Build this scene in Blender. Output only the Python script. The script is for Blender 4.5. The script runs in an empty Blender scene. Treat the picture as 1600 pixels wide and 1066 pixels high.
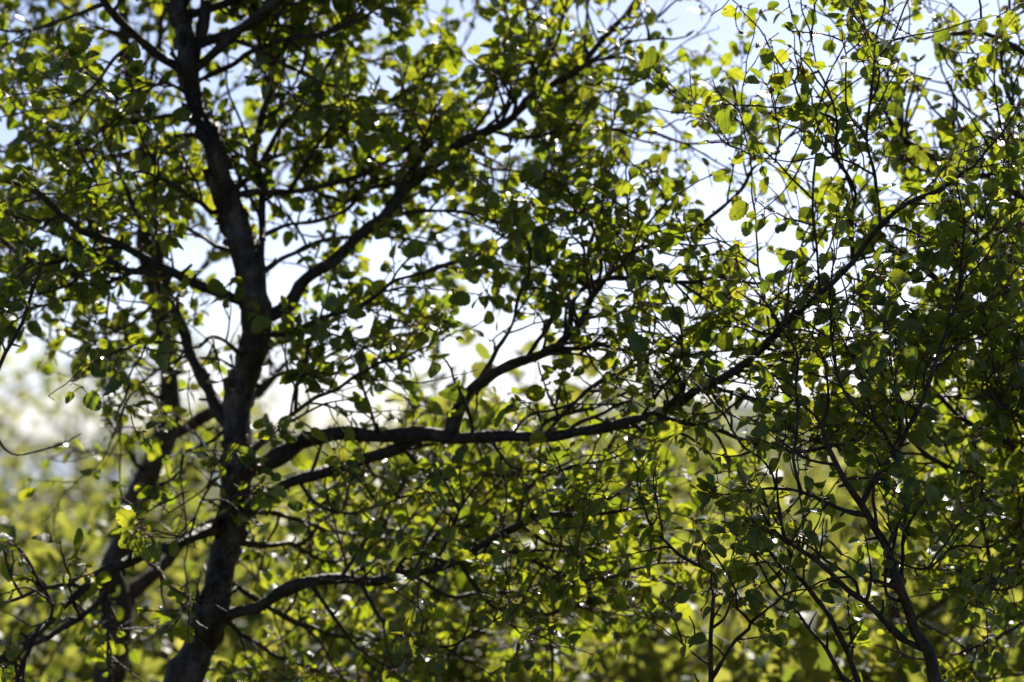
import bpy, math, random
import numpy as np

R = math.radians
rng = random.Random(11)
nr = np.random.default_rng(11)
SC = bpy.context.scene
COL = SC.collection

# ------------------------------------------------------------------ camera
FPX = 1600 * 100.0 / 36.0          # focal length in photograph pixels
PITCH = R(2.02)
CAM = np.array([0.0, 0.0, 1.5])
cd = bpy.data.cameras.new('camera')
cam = bpy.data.objects.new('camera', cd)
COL.objects.link(cam)
cam.location = CAM
cam.rotation_euler = (R(90) + PITCH, 0, 0)
cd.lens = 100
cd.sensor_width = 36
cd.clip_start = 0.1
cd.clip_end = 9000
cd.dof.use_dof = True
cd.dof.focus_distance = 2.98
cd.dof.aperture_fstop = 5.0
SC.camera = cam

# ------------------------------------------------------------------ sky, sun, exposure
SUN_EL, SUN_ROT = R(40), R(14)
w = bpy.data.worlds.new('World')
SC.world = w
w.use_nodes = True
wn = w.node_tree
bg = wn.nodes['Background']
sky = wn.nodes.new('ShaderNodeTexSky')
sky.sky_type = 'NISHITA'
sky.sun_disc = False
sky.sun_elevation = SUN_EL
sky.sun_rotation = SUN_ROT
sky.altitude = 300
sky.air_density = 0.4
sky.dust_density = 1.25
sky.ozone_density = 3.5
wn.links.new(sky.outputs[0], bg.inputs[0])
bg.inputs[1].default_value = 0.072
sd = bpy.data.lights.new('sun', 'SUN')
sd.energy = 5.0
sd.angle = R(0.53)
sd.color = (1.0, 0.94, 0.84)
sun = bpy.data.objects.new('sun', sd)
COL.objects.link(sun)
sun.location = (3, 10, 12)
sun.rotation_euler = (SUN_EL - R(90), 0, -SUN_ROT)
vs = SC.view_settings
vs.view_transform = 'Standard'
vs.look = 'None'
vs.exposure = 1.02
vs.gamma = 1
SC.cycles.use_denoising = True
SC.cycles.max_bounces = 7
SC.cycles.diffuse_bounces = 3
SC.cycles.transmission_bounces = 5
SC.cycles.transparent_max_bounces = 4
SC.cycles.sample_clamp_indirect = 6


# ------------------------------------------------------------------ materials
def mat(name):
    m = bpy.data.materials.new(name)
    m.use_nodes = True
    n = m.node_tree
    n.nodes.clear()
    o = n.nodes.new('ShaderNodeOutputMaterial')
    return m, n, o


def node(n, t, **kw):
    x = n.nodes.new(t)
    for k, v in kw.items():
        setattr(x, k, v)
    return x


def ramp(n, stops):
    r = n.nodes.new('ShaderNodeValToRGB')
    e = r.color_ramp.elements
    while len(e) < len(stops):
        e.new(0.5)
    for i, (p, c) in enumerate(stops):
        e[i].position = p
        e[i].color = (c[0], c[1], c[2], 1)
    return r


def leaf_material(name, refl, trans, mix=0.5, rough=0.34, veins=True):
    m, n, o = mat(name)
    at = node(n, 'ShaderNodeAttribute', attribute_name='tint')
    uv = node(n, 'ShaderNodeAttribute', attribute_name='leaf_uv')
    sep = node(n, 'ShaderNodeSeparateXYZ')
    n.links.new(uv.outputs['Vector'], sep.inputs[0])
    r1 = ramp(n, refl)
    r2 = ramp(n, trans)
    n.links.new(at.outputs['Fac'], r1.inputs[0])
    n.links.new(at.outputs['Fac'], r2.inputs[0])
    colA, colB = r1.outputs[0], r2.outputs[0]
    bs = node(n, 'ShaderNodeBsdfPrincipled')
    if veins:
        # side veins: lines where  v*7 - |u|*2.2  passes a whole number ; midrib at u = 0
        ab = node(n, 'ShaderNodeMath', operation='ABSOLUTE')
        n.links.new(sep.outputs[0], ab.inputs[0])
        k1 = node(n, 'ShaderNodeMath', operation='MULTIPLY'); k1.inputs[1].default_value = 2.6
        n.links.new(ab.outputs[0], k1.inputs[0])
        k2 = node(n, 'ShaderNodeMath', operation='MULTIPLY'); k2.inputs[1].default_value = 7.0
        n.links.new(sep.outputs[1], k2.inputs[0])
        df = node(n, 'ShaderNodeMath', operation='SUBTRACT')
        n.links.new(k2.outputs[0], df.inputs[0]); n.links.new(k1.outputs[0], df.inputs[1])
        pp = node(n, 'ShaderNodeMath', operation='PINGPONG'); pp.inputs[1].default_value = 0.5
        n.links.new(df.outputs[0], pp.inputs[0])
        s1 = node(n, 'ShaderNodeMapRange'); s1.inputs[1].default_value = 0.0; s1.inputs[2].default_value = 0.13
        s1.inputs[3].default_value = 1; s1.inputs[4].default_value = 0
        n.links.new(pp.outputs[0], s1.inputs[0])
        s2 = node(n, 'ShaderNodeMapRange'); s2.inputs[1].default_value = 0.0; s2.inputs[2].default_value = 0.09
        s2.inputs[3].default_value = 1.3; s2.inputs[4].default_value = 0
        n.links.new(ab.outputs[0], s2.inputs[0])
        mx = node(n, 'ShaderNodeMath', operation='MAXIMUM', use_clamp=True)
        n.links.new(s1.outputs[0], mx.inputs[0]); n.links.new(s2.outputs[0], mx.inputs[1])
        v = node(n, 'ShaderNodeMath', operation='MULTIPLY'); v.inputs[1].default_value = 0.75
        n.links.new(mx.outputs[0], v.inputs[0])
        mb = node(n, 'ShaderNodeMix', data_type='RGBA')
        n.links.new(v.outputs[0], mb.inputs[0])
        n.links.new(colB, mb.inputs[6]); mb.inputs[7].default_value = (0.10, 0.15, 0.012, 1)
        colB = mb.outputs[2]
        tc = node(n, 'ShaderNodeTexCoord')
        nz = node(n, 'ShaderNodeTexNoise'); nz.inputs['Scale'].default_value = 130; nz.inputs['Detail'].default_value = 5
        n.links.new(tc.outputs['Object'], nz.inputs['Vector'])
        sp = ramp(n, [(.64, (0, 0, 0)), (.70, (1, 1, 1))])
        n.links.new(nz.outputs[0], sp.inputs[0])
        pt = ramp(n, [(.30, (.72, .74, .70)), (.62, (1.12, 1.1, 1.1))])
        n.links.new(nz.outputs[0], pt.inputs[0])
        for side in (0, 1):
            m1 = node(n, 'ShaderNodeMix', data_type='RGBA', blend_type='MULTIPLY'); m1.inputs[0].default_value = 1
            n.links.new(colB if side else colA, m1.inputs[6]); n.links.new(pt.outputs[0], m1.inputs[7])
            m2 = node(n, 'ShaderNodeMix', data_type='RGBA')
            n.links.new(sp.outputs[0], m2.inputs[0]); n.links.new(m1.outputs[2], m2.inputs[6])
            m2.inputs[7].default_value = (.20, .11, .03, 1) if side else (.075, .045, .02, 1)
            if side: colB = m2.outputs[2]
            else: colA = m2.outputs[2]
        bp = node(n, 'ShaderNodeBump'); bp.inputs['Strength'].default_value = 0.35; bp.inputs['Distance'].default_value = 0.0006
        bp.invert = True
        n.links.new(mx.outputs[0], bp.inputs['Height'])
        n.links.new(bp.outputs[0], bs.inputs['Normal'])
    n.links.new(colA, bs.inputs['Base Color'])
    bs.inputs['Roughness'].default_value = rough
    bs.inputs['IOR'].default_value = 1.5
    tr = node(n, 'ShaderNodeBsdfTranslucent')
    n.links.new(colB, tr.inputs[0])
    ms = node(n, 'ShaderNodeMixShader')
    ms.inputs[0].default_value = mix
    n.links.new(bs.outputs[0], ms.inputs[1]); n.links.new(tr.outputs[0], ms.inputs[2])
    n.links.new(ms.outputs[0], o.inputs[0])
    return m


def bark_material(name, dark, mid, pale, scale=1.0, pale_at=0.62):
    m, n, o = mat(name)
    tc = node(n, 'ShaderNodeTexCoord')
    n1 = node(n, 'ShaderNodeTexNoise'); n1.inputs['Scale'].default_value = 38 * scale; n1.inputs['Detail'].default_value = 8; n1.inputs['Roughness'].default_value = 0.68
    n2 = node(n, 'ShaderNodeTexNoise'); n2.inputs['Scale'].default_value = 190 * scale; n2.inputs['Detail'].default_value = 4
    vo = node(n, 'ShaderNodeTexVoronoi'); vo.inputs['Scale'].default_value = 75 * scale
    mp = node(n, 'ShaderNodeMapping'); mp.inputs['Scale'].default_value = (1, 1, 0.55)
    n.links.new(tc.outputs['Object'], mp.inputs[0])
    for x in (n1, n2, vo):
        n.links.new(mp.outputs[0], x.inputs['Vector'])
    r = ramp(n, [(0.30, dark), (0.48, mid), (pale_at, pale), (0.80, mid)])
    n.links.new(n1.outputs[0], r.inputs[0])
    mx = node(n, 'ShaderNodeMix', data_type='RGBA', blend_type='MULTIPLY')
    mx.inputs[0].default_value = 0.7
    r2 = ramp(n, [(0.3, (.45, .42, .40)), (0.62, (1.15, 1.1, 1.05))])
    n.links.new(n2.outputs[0], r2.inputs[0])
    n.links.new(r.outputs[0], mx.inputs[6]); n.links.new(r2.outputs[0], mx.inputs[7])
    bs = node(n, 'ShaderNodeBsdfPrincipled')
    bs.inputs['Roughness'].default_value = 0.62
    n.links.new(mx.outputs[2], bs.inputs['Base Color'])
    ad = node(n, 'ShaderNodeMath', operation='ADD')
    n.links.new(n2.outputs[0], ad.inputs[0]); n.links.new(vo.outputs[0], ad.inputs[1])
    bp = node(n, 'ShaderNodeBump'); bp.inputs['Strength'].default_value = 0.8; bp.inputs['Distance'].default_value = 0.003
    n.links.new(ad.outputs[0], bp.inputs['Height'])
    n.links.new(bp.outputs[0], bs.inputs['Normal'])
    n.links.new(bs.outputs[0], o.inputs[0])
    return m


M_LEAF = leaf_material('birch_leaf',
                       [(0.0, (.030, .082, .058)), (0.55, (.050, .112, .056)), (1.0, (.090, .140, .042))],
                       [(0.0, (.29, .39, .018)), (0.5, (.43, .50, .020)), (1.0, (.55, .55, .034))], mix=0.50, rough=0.25)
M_LEAF_BG = leaf_material('far_birch_leaf',
                          [(0.0, (.032, .062, .020)), (1.0, (.070, .100, .026))],
                          [(0.0, (.25, .315, .03)), (1.0, (.52, .48, .085))], mix=0.48, rough=0.46, veins=False)
M_TRUNK = bark_material('birch_trunk_bark', (.012, .0075, .005), (.034, .021, .014), (.15, .12, .10), pale_at=.65)
M_TRUNK2 = bark_material('brown_birch_bark', (.015, .010, .007), (.045, .028, .019), (.11, .08, .056), pale_at=0.66)
M_BARK = bark_material('birch_branch_bark', (.013, .009, .006), (.033, .021, .014), (.095, .068, .048), scale=1.6, pale_at=0.68)
M_TWIG = bark_material('birch_twig_bark', (.026, .014, .010), (.055, .030, .022), (.10, .065, .05), scale=3.0, pale_at=0.7)
m, n, o = mat('birch_bud')
bs = node(n, 'ShaderNodeBsdfPrincipled')
tc = node(n, 'ShaderNodeTexCoord'); nz = node(n, 'ShaderNodeTexNoise'); nz.inputs['Scale'].default_value = 400
rr = ramp(n, [(0.3, (.22, .075, .025)), (0.7, (.45, .22, .08))])
n.links.new(tc.outputs['Object'], nz.inputs[0]); n.links.new(nz.outputs[0], rr.inputs[0])
n.links.new(rr.outputs[0], bs.inputs['Base Color']); bs.inputs['Roughness'].default_value = 0.35
tr = node(n, 'ShaderNodeBsdfTranslucent'); tr.inputs[0].default_value = (.55, .26, .07, 1)
ms = node(n, 'ShaderNodeMixShader'); ms.inputs[0].default_value = .35
n.links.new(bs.outputs[0], ms.inputs[1]); n.links.new(tr.outputs[0], ms.inputs[2]); n.links.new(ms.outputs[0], o.inputs[0])
M_BUD = m
m, n, o = mat('catkin')
bs = node(n, 'ShaderNodeBsdfPrincipled')
tc = node(n, 'ShaderNodeTexCoord'); nz = node(n, 'ShaderNodeTexVoronoi'); nz.inputs['Scale'].default_value = 700
rr = ramp(n, [(0.2, (.07, .06, .02)), (0.7, (.20, .17, .06))])
n.links.new(tc.outputs['Object'], nz.inputs[0]); n.links.new(nz.outputs[0], rr.inputs[0])
n.links.new(rr.outputs[0], bs.inputs['Base Color']); bs.inputs['Roughness'].default_value = 0.6
n.links.new(bs.outputs[0], o.inputs[0])
M_CATKIN = m


# ------------------------------------------------------------------ mesh helpers
class MB:
    """collects pieces and links them as ONE mesh object"""

    def __init__(self):
        self.v, self.f4, self.f3, self.n = [], [], [], 0
        self.attr = []

    def add(self, v, f4=None, f3=None):
        v = np.asarray(v, float)
        if f4 is not None and len(f4):
            self.f4.append(np.asarray(f4, int) + self.n)
        if f3 is not None and len(f3):
            self.f3.append(np.asarray(f3, int) + self.n)
        self.v.append(v)
        self.n += len(v)

    def tube(self, P, r, sides=7, rough=0.0, cap=True):
        P = np.asarray(P, float); r = np.asarray(r, float)
        N = len(P)
        T = np.gradient(P, axis=0)
        T /= np.linalg.norm(T, axis=1)[:, None] + 1e-12
        up = np.array([0.13, 0.31, 0.94])
        if abs(T[0] @ up) > 0.9:
            up = np.array([1.0, 0.2, 0.1])
        a = np.cross(T[0], up); a /= np.linalg.norm(a)
        ang = np.linspace(0, 2 * math.pi, sides, endpoint=False)
        V = np.zeros((N, sides, 3))
        for i in range(N):
            a = a - T[i] * (a @ T[i]); a /= np.linalg.norm(a) + 1e-12
            b = np.cross(T[i], a)
            rr = r[i] * np.ones(sides)
            if rough:
                rr = rr * (1 + rough * nr.normal(size=sides))
            V[i] = P[i] + (np.cos(ang) * rr)[:, None] * a + (np.sin(ang) * rr)[:, None] * b
        idx = np.arange(N * sides).reshape(N, sides)
        q = np.stack([idx[:-1], np.roll(idx[:-1], -1, 1), np.roll(idx[1:], -1, 1), idx[1:]], -1).reshape(-1, 4)
        v = V.reshape(-1, 3)
        f3 = None
        if cap:
            v = np.vstack([v, P[-1] + T[-1] * r[-1] * 0.7, P[0]])
            c, c0 = N * sides, N * sides + 1
            f3 = [(idx[-1, j], idx[-1, (j + 1) % sides], c) for j in range(sides)]
            f3 += [(idx[0, (j + 1) % sides], idx[0, j], c0) for j in range(sides)]
        self.add(v, q, f3)

    def build(self, name, material, parent=None, smooth=True, attrs=None):
        me = bpy.data.meshes.new(name)
        V = np.vstack(self.v) if self.v else np.zeros((0, 3))
        f4 = np.vstack(self.f4) if self.f4 else np.zeros((0, 4), int)
        f3 = np.vstack(self.f3) if self.f3 else np.zeros((0, 3), int)
        me.vertices.add(len(V))
        me.vertices.foreach_set('co', V.astype(np.float32).ravel())
        loops = np.concatenate([f4.ravel(), f3.ravel()]).astype(np.int32)
        me.loops.add(len(loops))
        me.loops.foreach_set('vertex_index', loops)
        np_ = len(f4) + len(f3)
        me.polygons.add(np_)
        st = np.concatenate([np.arange(len(f4)) * 4, len(f4) * 4 + np.arange(len(f3)) * 3]).astype(np.int32)
        me.polygons.foreach_set('loop_start', st)
        me.polygons.foreach_set('use_smooth', np.full(np_, smooth))
        for nm, typ, arr in (attrs or []):
            at = me.attributes.new(nm, typ, 'POINT')
            at.data.foreach_set('value' if typ == 'FLOAT' else 'vector', np.asarray(arr, np.float32).ravel())
        me.update(calc_edges=True)
        me.validate()
        me.materials.append(material)
        ob = bpy.data.objects.new(name, me)
        COL.objects.link(ob)
        if parent is not None:
            ob.parent = parent
        return ob


class TM(MB):
    """twig mesh: remembers which material each piece has"""

    def __init__(self):
        super().__init__(); self.cur = 0; self.m4 = []; self.m3 = []

    def add(self, v, f4=None, f3=None):
        super().add(v, f4, f3)
        if f4 is not None and len(f4): self.m4.append(np.full(len(f4), self.cur))
        if f3 is not None and len(f3): self.m3.append(np.full(len(f3), self.cur))

    def join(self, o):
        for f in o.f4: self.f4.append(f + self.n)
        for f in o.f3: self.f3.append(f + self.n)
        self.v += o.v; self.m4 += o.m4; self.m3 += o.m3; self.n += o.n

    def build_multi(self, name, mats, parent):
        mi = np.concatenate(self.m4 + self.m3).astype(np.int32)
        ob = self.build(name, mats[0], parent)
        for x in mats[1:]: ob.data.materials.append(x)
        if len(ob.data.polygons) == len(mi):
            ob.data.polygons.foreach_set('material_index', mi)
        return ob


def tag(o, label=None, cat=None, group=None, kind=None):
    if label: o['label'] = label
    if cat: o['category'] = cat
    if group: o['group'] = group
    if kind: o['kind'] = kind
    return o


def empty(name, loc=(0, 0, 0)):
    o = bpy.data.objects.new(name, None)
    o.empty_display_size = 0.1
    COL.objects.link(o)
    o.location = loc
    return o


def at(px, py, d):
    x = (px - 800) / FPX * d
    u = (533 - py) / FPX * d
    c, s = math.cos(PITCH), math.sin(PITCH)
    return np.array([x, d * c - u * s, CAM[2] + d * s + u * c])


def pixel(p):
    q = np.asarray(p) - CAM
    c, s = math.cos(PITCH), math.sin(PITCH)
    d = q[1] * c + q[2] * s
    u = -q[1] * s + q[2] * c
    return 800 + q[0] / d * FPX, 533 - u / d * FPX


def catmull(P, step):
    P = np.asarray(P, float)
    if len(P) == 2:
        P = np.array([P[0], (P[0] + P[1]) / 2, P[1]])
    Q = np.vstack([2 * P[0] - P[1], P, 2 * P[-1] - P[-2]])
    out = []
    for i in range(1, len(Q) - 2):
        L = np.linalg.norm(Q[i + 1][:3] - Q[i][:3])
        k = max(2, int(L / step))
        t = np.linspace(0, 1, k, endpoint=False)[:, None]
        a, b, c, d = Q[i - 1], Q[i], Q[i + 1], Q[i + 2]
        out.append(0.5 * (2 * b + (c - a) * t + (2 * a - 5 * b + 4 * c - d) * t ** 2 + (3 * b - 3 * c + d - a) * t ** 3))
    out.append(P[-1:])
    return np.vstack(out)


def unit(v):
    v = np.asarray(v, float)
    return v / (np.linalg.norm(v) + 1e-12)


def rvec():
    return unit(nr.normal(size=3))


# ------------------------------------------------------------------ leaves
def leaf_template(rows, teeth=True):
    """unit leaf along +Y, width along X, normal +Z; broad rhombic birch leaf with a toothed edge"""
    t = np.linspace(0, 1, rows)
    wd = np.interp(t, [0, .06, .18, .34, .5, .66, .82, .93, 1], [.08, .27, .41, .46, .45, .385, .285, .17, .03])
    v, uvs = [], []
    for i in range(rows):
        k = 1.0
        yo = 0
        if teeth and 0 < i < rows - 1:
            k = 1.06 if i % 2 else 0.90
            yo = .02 if i % 2 else -.01
        fold = 0.16 * wd[i]
        droop = -0.16 * (t[i] - .3) ** 2
        v.append((-wd[i] * k, t[i] + yo, fold + droop)); uvs.append((-wd[i] / .43, t[i], 0))
        v.append((0, t[i], droop)); uvs.append((0, t[i], 0))
        v.append((wd[i] * k, t[i] + yo, fold + droop)); uvs.append((wd[i] / .43, t[i], 0))
    f = []
    for i in range(rows - 1):
        a = 3 * i
        f += [(a, a + 1, a + 4, a + 3), (a + 1, a + 2, a + 5, a + 4)]
    return np.array(v), np.array(uvs), np.array(f)


LT = {'near': leaf_template(13), 'mid': leaf_template(7), 'far': leaf_template(5, False)}


def build_leaves(name, L, lod, material, parent):
    """L: list of (base, axis, normal, size, tint)"""
    if not L:
        return None
    V, UV, F = LT[lod]
    B = np.array([l[0] for l in L]); A = np.array([l[1] for l in L]); Nn = np.array([l[2] for l in L])
    S = np.array([l[3] for l in L]); T = np.array([l[4] for l in L])
    A = A / np.linalg.norm(A, axis=1)[:, None]
    Nn = Nn - A * np.sum(A * Nn, 1)[:, None]
    Nn = Nn / (np.linalg.norm(Nn, axis=1)[:, None] + 1e-9)
    X = np.cross(A, Nn)
    k = len(L)
    wsc = nr.uniform(.86, 1.10, k)
    curl = nr.normal(0, .16, k) * np.where(nr.random(k) < .12, 2.6, 1); fold = nr.normal(1.0, .9, k); twist = nr.normal(0, .25, k)
    lx = V[None, :, 0] * wsc[:, None]
    ly = np.repeat(V[None, :, 1], k, 0)
    lz = V[None, :, 2] * fold[:, None] + curl[:, None] * (ly ** 2) + twist[:, None] * lx * ly
    P = B[:, None, :] + S[:, None, None] * (lx[..., None] * X[:, None, :] + ly[..., None] * A[:, None, :] + lz[..., None] * Nn[:, None, :])
    nv = len(V)
    mb = MB()
    mb.add(P.reshape(-1, 3), (F[None] + (np.arange(k) * nv)[:, None, None]).reshape(-1, 4))
    return mb.build(name, material, parent, True,
                    [('tint', 'FLOAT', np.repeat(T, nv)), ('leaf_uv', 'FLOAT_VECTOR', np.tile(UV, (k, 1)).reshape(-1, 3))])


# where the photograph has leaves and where sky shows between them (100 px cells)
DENS = np.array([
    [.9, .9, .9, .95, .95, .9, .9, .6, .75, .75, .6, .2, .65, .7, .55, .7],
    [.7, .95, .95, .95, .95, .9, .9, .8, .85, .85, .7, .6, .75, .8, .7, .8],
    [.8, .9, .9, .85, .85, .85, .9, .85, .8, .8, .75, .65, .75, .75, .85, .95],
    [.75, .75, .8, .8, .85, .9, .9, .9, .85, .8, .7, .45, .65, .65, .9, .95],
    [.85, .85, .85, .7, .8, .9, .9, .85, .85, .8, .65, .65, .65, .65, .85, .95],
    [.6, .75, .75, .75, .85, .85, .75, .65, .75, .7, .6, .7, .85, .9, .95, .9],
    [.3, .6, .65, .65, .8, .7, .5, .55, .6, .6, .65, .75, .8, .85, .9, .95],
    [.1, .4, .4, .75, .75, .85, .9, .95, .95, .85, .75, .65, .6, .6, .75, .95],
    [.35, .6, .5, .7, .9, .95, .95, .95, .95, .85, .85, .75, .7, .6, .8, .95],
    [.6, .75, .6, .6, .9, .95, .9, .85, .85, .75, .7, .75, .65, .55, .8, .9],
    [.7, .7, .6, .6, .9, .95, .9, .8, .7, .65, .7, .7, .6, .55, .8, .9]])


DENS[:5, :9] *= 1.22
DENS[4:, 14:] *= 1.15


def dens(p):
    x, y = pixel(p)
    if x < -60 or x > 1660 or y < -60 or y > 1130:
        return .8
    gx = min(max(x / 100 - .5, 0), 14.999); gy = min(max(y / 100 - .5, 0), 9.999)
    i, j = int(gy), int(gx)
    fy, fx = gy - i, gx - j
    return (DENS[i, j] * (1 - fx) + DENS[i, j + 1] * fx) * (1 - fy) + (DENS[i + 1, j] * (1 - fx) + DENS[i + 1, j + 1] * fx) * fy


THIN = 0.58


def crowding(p):
    # the limbs that the photograph shows bare keep few leaves in front of them
    x, y = pixel(p)
    if not (-50 < x < 1650 and -50 < y < 1110):
        return False
    d = p[1]
    for idn, x0, x1, y0, y1, wd, pr in BARE:
        if idn in LINES and x0 < x < x1 and y0 < y < y1:
            Q, r, dep, px = LINES[idn]
            k = int(np.argmin((px[:, 0] - x) ** 2 + (px[:, 1] - y) ** 2))
            if math.hypot(px[k, 0] - x, px[k, 1] - y) < wd + r[k] / dep[k] * FPX and d < dep[k] + .02 and rng.random() < pr:
                return True
    return False


BARE = [('t1', 200, 460, 130, 720, 8, .55), ('t1', 200, 460, 820, 1100, 16, 1), ('r3', 500, 1000, 600, 760, 14, .9), ('r3', 1000, 1350, 390, 680, 20, .9),
        ('r2', 400, 700, 600, 800, 12, .7), ('s1', 690, 960, 420, 690, 12, .8), ('r1', 350, 830, 780, 1000, 10, .75), ('u1', 600, 1010, -40, 350, 9, .55),
        ('n1', 1300, 1500, 700, 1100, 16, .85), ('n2', 1200, 1460, 800, 1040, 12, .8), ('n1b', 1180, 1360, 740, 820, 12, .7), ('n3', 1200, 1360, 850, 1080, 10, .8),
        ('n3b', 1200, 1340, 900, 1080, 10, .7), ('n4', 1020, 1130, 800, 1080, 10, .7), ('n4b', 1110, 1180, 930, 1060, 10, .6), ('l0', -10, 330, 800, 1040, 8, .5),
        ('t2', 140, 300, 480, 860, 10, .65), ('t2', 190, 290, 130, 480, 12, .65), ('l5', 240, 345, 400, 660, 9, .7), ('l1', 0, 350, 270, 480, 8, .5), ('e2', 1450, 1600, 420, 470, 8, .5)]


class Sprays:
    """twigs, leaves and buds that one branch carries"""

    def __init__(self):
        self.twig = TM(); self.leaf = []; self.done = []

    def ellipsoid(self, mi, c, axis, l, r):
        mb = self.twig; mb.cur = mi
        axis = unit(axis)
        P = [c + axis * l * t for t in (0, .25, .55, .8, 1)]
        mb.tube(P, [r * .5, r * .95, r, r * .65, r * .12], 5); mb.cur = 0

    def cluster(self, p, out, k=1.0, bias=None):
        if rng.random() > dens(p) * k * THIN or crowding(p):
            return
        n_ = rng.choice((1, 2, 2, 2, 3))
        self.ellipsoid(1, p, out + .4 * rvec(), rng.uniform(.0035, .006), rng.uniform(.0011, .0018))
        for i in range(n_):
            ax = unit(out * .7 + rvec() * 1.0 + np.array([0, 0, -.12]))
            nm = unit(np.array([0, -.12, 1.0]) + rvec() * .92)
            pl = rng.uniform(.005, .012)
            q = p + ax * pl
            self.twig.tube([p, p + ax * pl * .5 + np.array([0, 0, .0008]), q + ax * .003], [.0006, .0005, .0004], 4, cap=False)
            s = rng.uniform(.0105, .0205) * (1 if rng.random() < .8 else 1.35)
            self.leaf.append((q, unit(ax + .25 * rvec() + np.array([0, 0, -.15])), nm, s, min(1, max(0, rng.gauss(.48, .33)))))

    def make(self, p, d, length, r0, order=0, k=1.0):
        n_ = max(4, int(length / .014))
        P = [np.array(p)]
        dirn = unit(d)
        for i in range(n_):
            dirn = unit(dirn + rvec() * .27 + np.array([0, 0, .03]))
            P.append(P[-1] + dirn * length / n_)
        P = np.array(P)
        rad = np.linspace(r0, max(.0006, r0 * .42), len(P)) * nr.uniform(.9, 1.15, len(P))
        self.twig.tube(P, rad, 5)
        side = 1
        for i in range(1, len(P)):
            t = unit(P[i] - P[i - 1])
            if order < 2 and length > .07 and rng.random() < (.30 if order == 0 else .16) and i < len(P) - 1:
                dd = unit(t * .75 + rvec() * .8 + np.array([0, 0, .12]))
                self.make(P[i], dd, length * rng.uniform(.3, .6), r0 * .7, order + 1, k)
            elif rng.random() < .62:
                lat = unit(np.cross(t, rvec()))
                lat = lat * side; side = -side
                if rng.random() < .35:                      # a short spur shoot carries the leaves
                    q = P[i] + lat * rng.uniform(.004, .010)
                    self.twig.tube([P[i], q], [rad[i] * .9, rad[i] * .8], 4)
                else:
                    q = P[i] + lat * rad[i]
                self.cluster(q, unit(lat + t * .5), k)
        t = unit(P[-1] - P[-2])
        self.cluster(P[-1], t, k); self.cluster(P[-1], t, k * .8)
        if rng.random() < .05:
            self.ellipsoid(2, P[-1], unit(t + np.array([0, 0, .5])), rng.uniform(.010, .016), .0021)

    def close(self):
        """one primary twig with all its side twigs is finished"""
        if self.twig.n:
            self.done.append(self.twig); self.twig = TM()

    def build(self, parent, lod='near', material=None):
        self.close()
        mats = [M_TWIG, M_BUD, M_CATKIN]
        box = [(np.vstack(t.v).min(0), np.vstack(t.v).max(0)) for t in self.done]
        lab = list(range(len(box)))
        for a in range(len(box)):
            for c in range(a):
                gap = np.linalg.norm(np.maximum(0, np.maximum(box[a][0] - box[c][1], box[c][0] - box[a][1])))
                if gap < .012 and lab[a] != lab[c]:
                    o_, n_ = lab[a], lab[c]
                    lab = [n_ if q == o_ else q for q in lab]
        for g in dict.fromkeys(lab):
            run = [t for t, q in zip(self.done, lab) if q == g]
            for t in run[1:]:
                run[0].join(t)
            run[0].build_multi('twigs' if len(run) > 1 else 'twig', mats, parent)
        build_leaves('leaves', self.leaf, lod, material or M_LEAF, parent)


LINES = {}          # id -> (points, radii, depths)
NLEAF = [0]


def smooth_noise(n_, amp, k=5):
    a = nr.normal(size=max(4, n_ // k + 3))
    x = np.linspace(0, len(a) - 1.001, n_)
    i = x.astype(int); f = x - i
    f = f * f * (3 - 2 * f)
    return amp * (a[i] * (1 - f) + a[i + 1] * f)


def ground_tail(P, W, lean=(0, 0)):
    """continues a stem from its lowest traced point down to the ground (P: world points, base first)"""
    b = P[0]; t = unit(P[0] - P[1])
    pts, rad = [], []
    z = b[2]
    sx = t[0] / max(.35, -t[2])
    for f in (.05, .12, .25, .45, .7, 1.0):
        dz = z * f
        q = np.array([b[0] + sx * .16 * (1 - math.exp(-dz / .16)) + lean[0] * f ** 1.5, b[1] + lean[1] * f ** 1.5, z - dz - (.06 if f == 1 else 0)])
        pts.append(q); rad.append(W[0] * (1 + .30 * f + (.45 if f == 1 else 0)))
    return np.vstack([pts[::-1], P]), np.concatenate([rad[::-1], W])


def trace(idn, parent, pts, w0, w1, dd=0.0, d=None):
    """pts traced on the photograph; the depth starts on the parent line (or at d) and ends dd metres nearer/farther"""
    rows = [tuple(map(float, s.split(','))) for s in pts.split()]
    pp = [q[:2] for q in rows]
    d0 = d
    if parent:
        LP, LW, LD, LX = LINES[parent]
        k = int(np.argmin(np.hypot(LX[:, 0] - pp[0][0], LX[:, 1] - pp[0][1])))
        d0 = LD[k]
        if np.hypot(LX[k, 0] - pp[0][0], LX[k, 1] - pp[0][1]) < 45:
            pp = [(LX[k, 0], LX[k, 1])] + [q for q in pp[1:]]
    a = np.array(pp)
    seg = np.concatenate([[0], np.cumsum(np.hypot(*np.diff(a, axis=0).T))]); seg /= seg[-1]
    D = d0 + dd * seg
    if len(D) > 2:
        D[1:] += nr.normal(0, .012, len(D) - 1)
    px_w = np.array([q[2] for q in rows]) if len(rows[0]) > 2 else .86 * (w0 + (w1 - w0) * seg ** .9)
    W = px_w / 2 * D / FPX
    P = np.array([at(x, y, q) for (x, y), q in zip(pp, D)])
    return P, W, D


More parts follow.
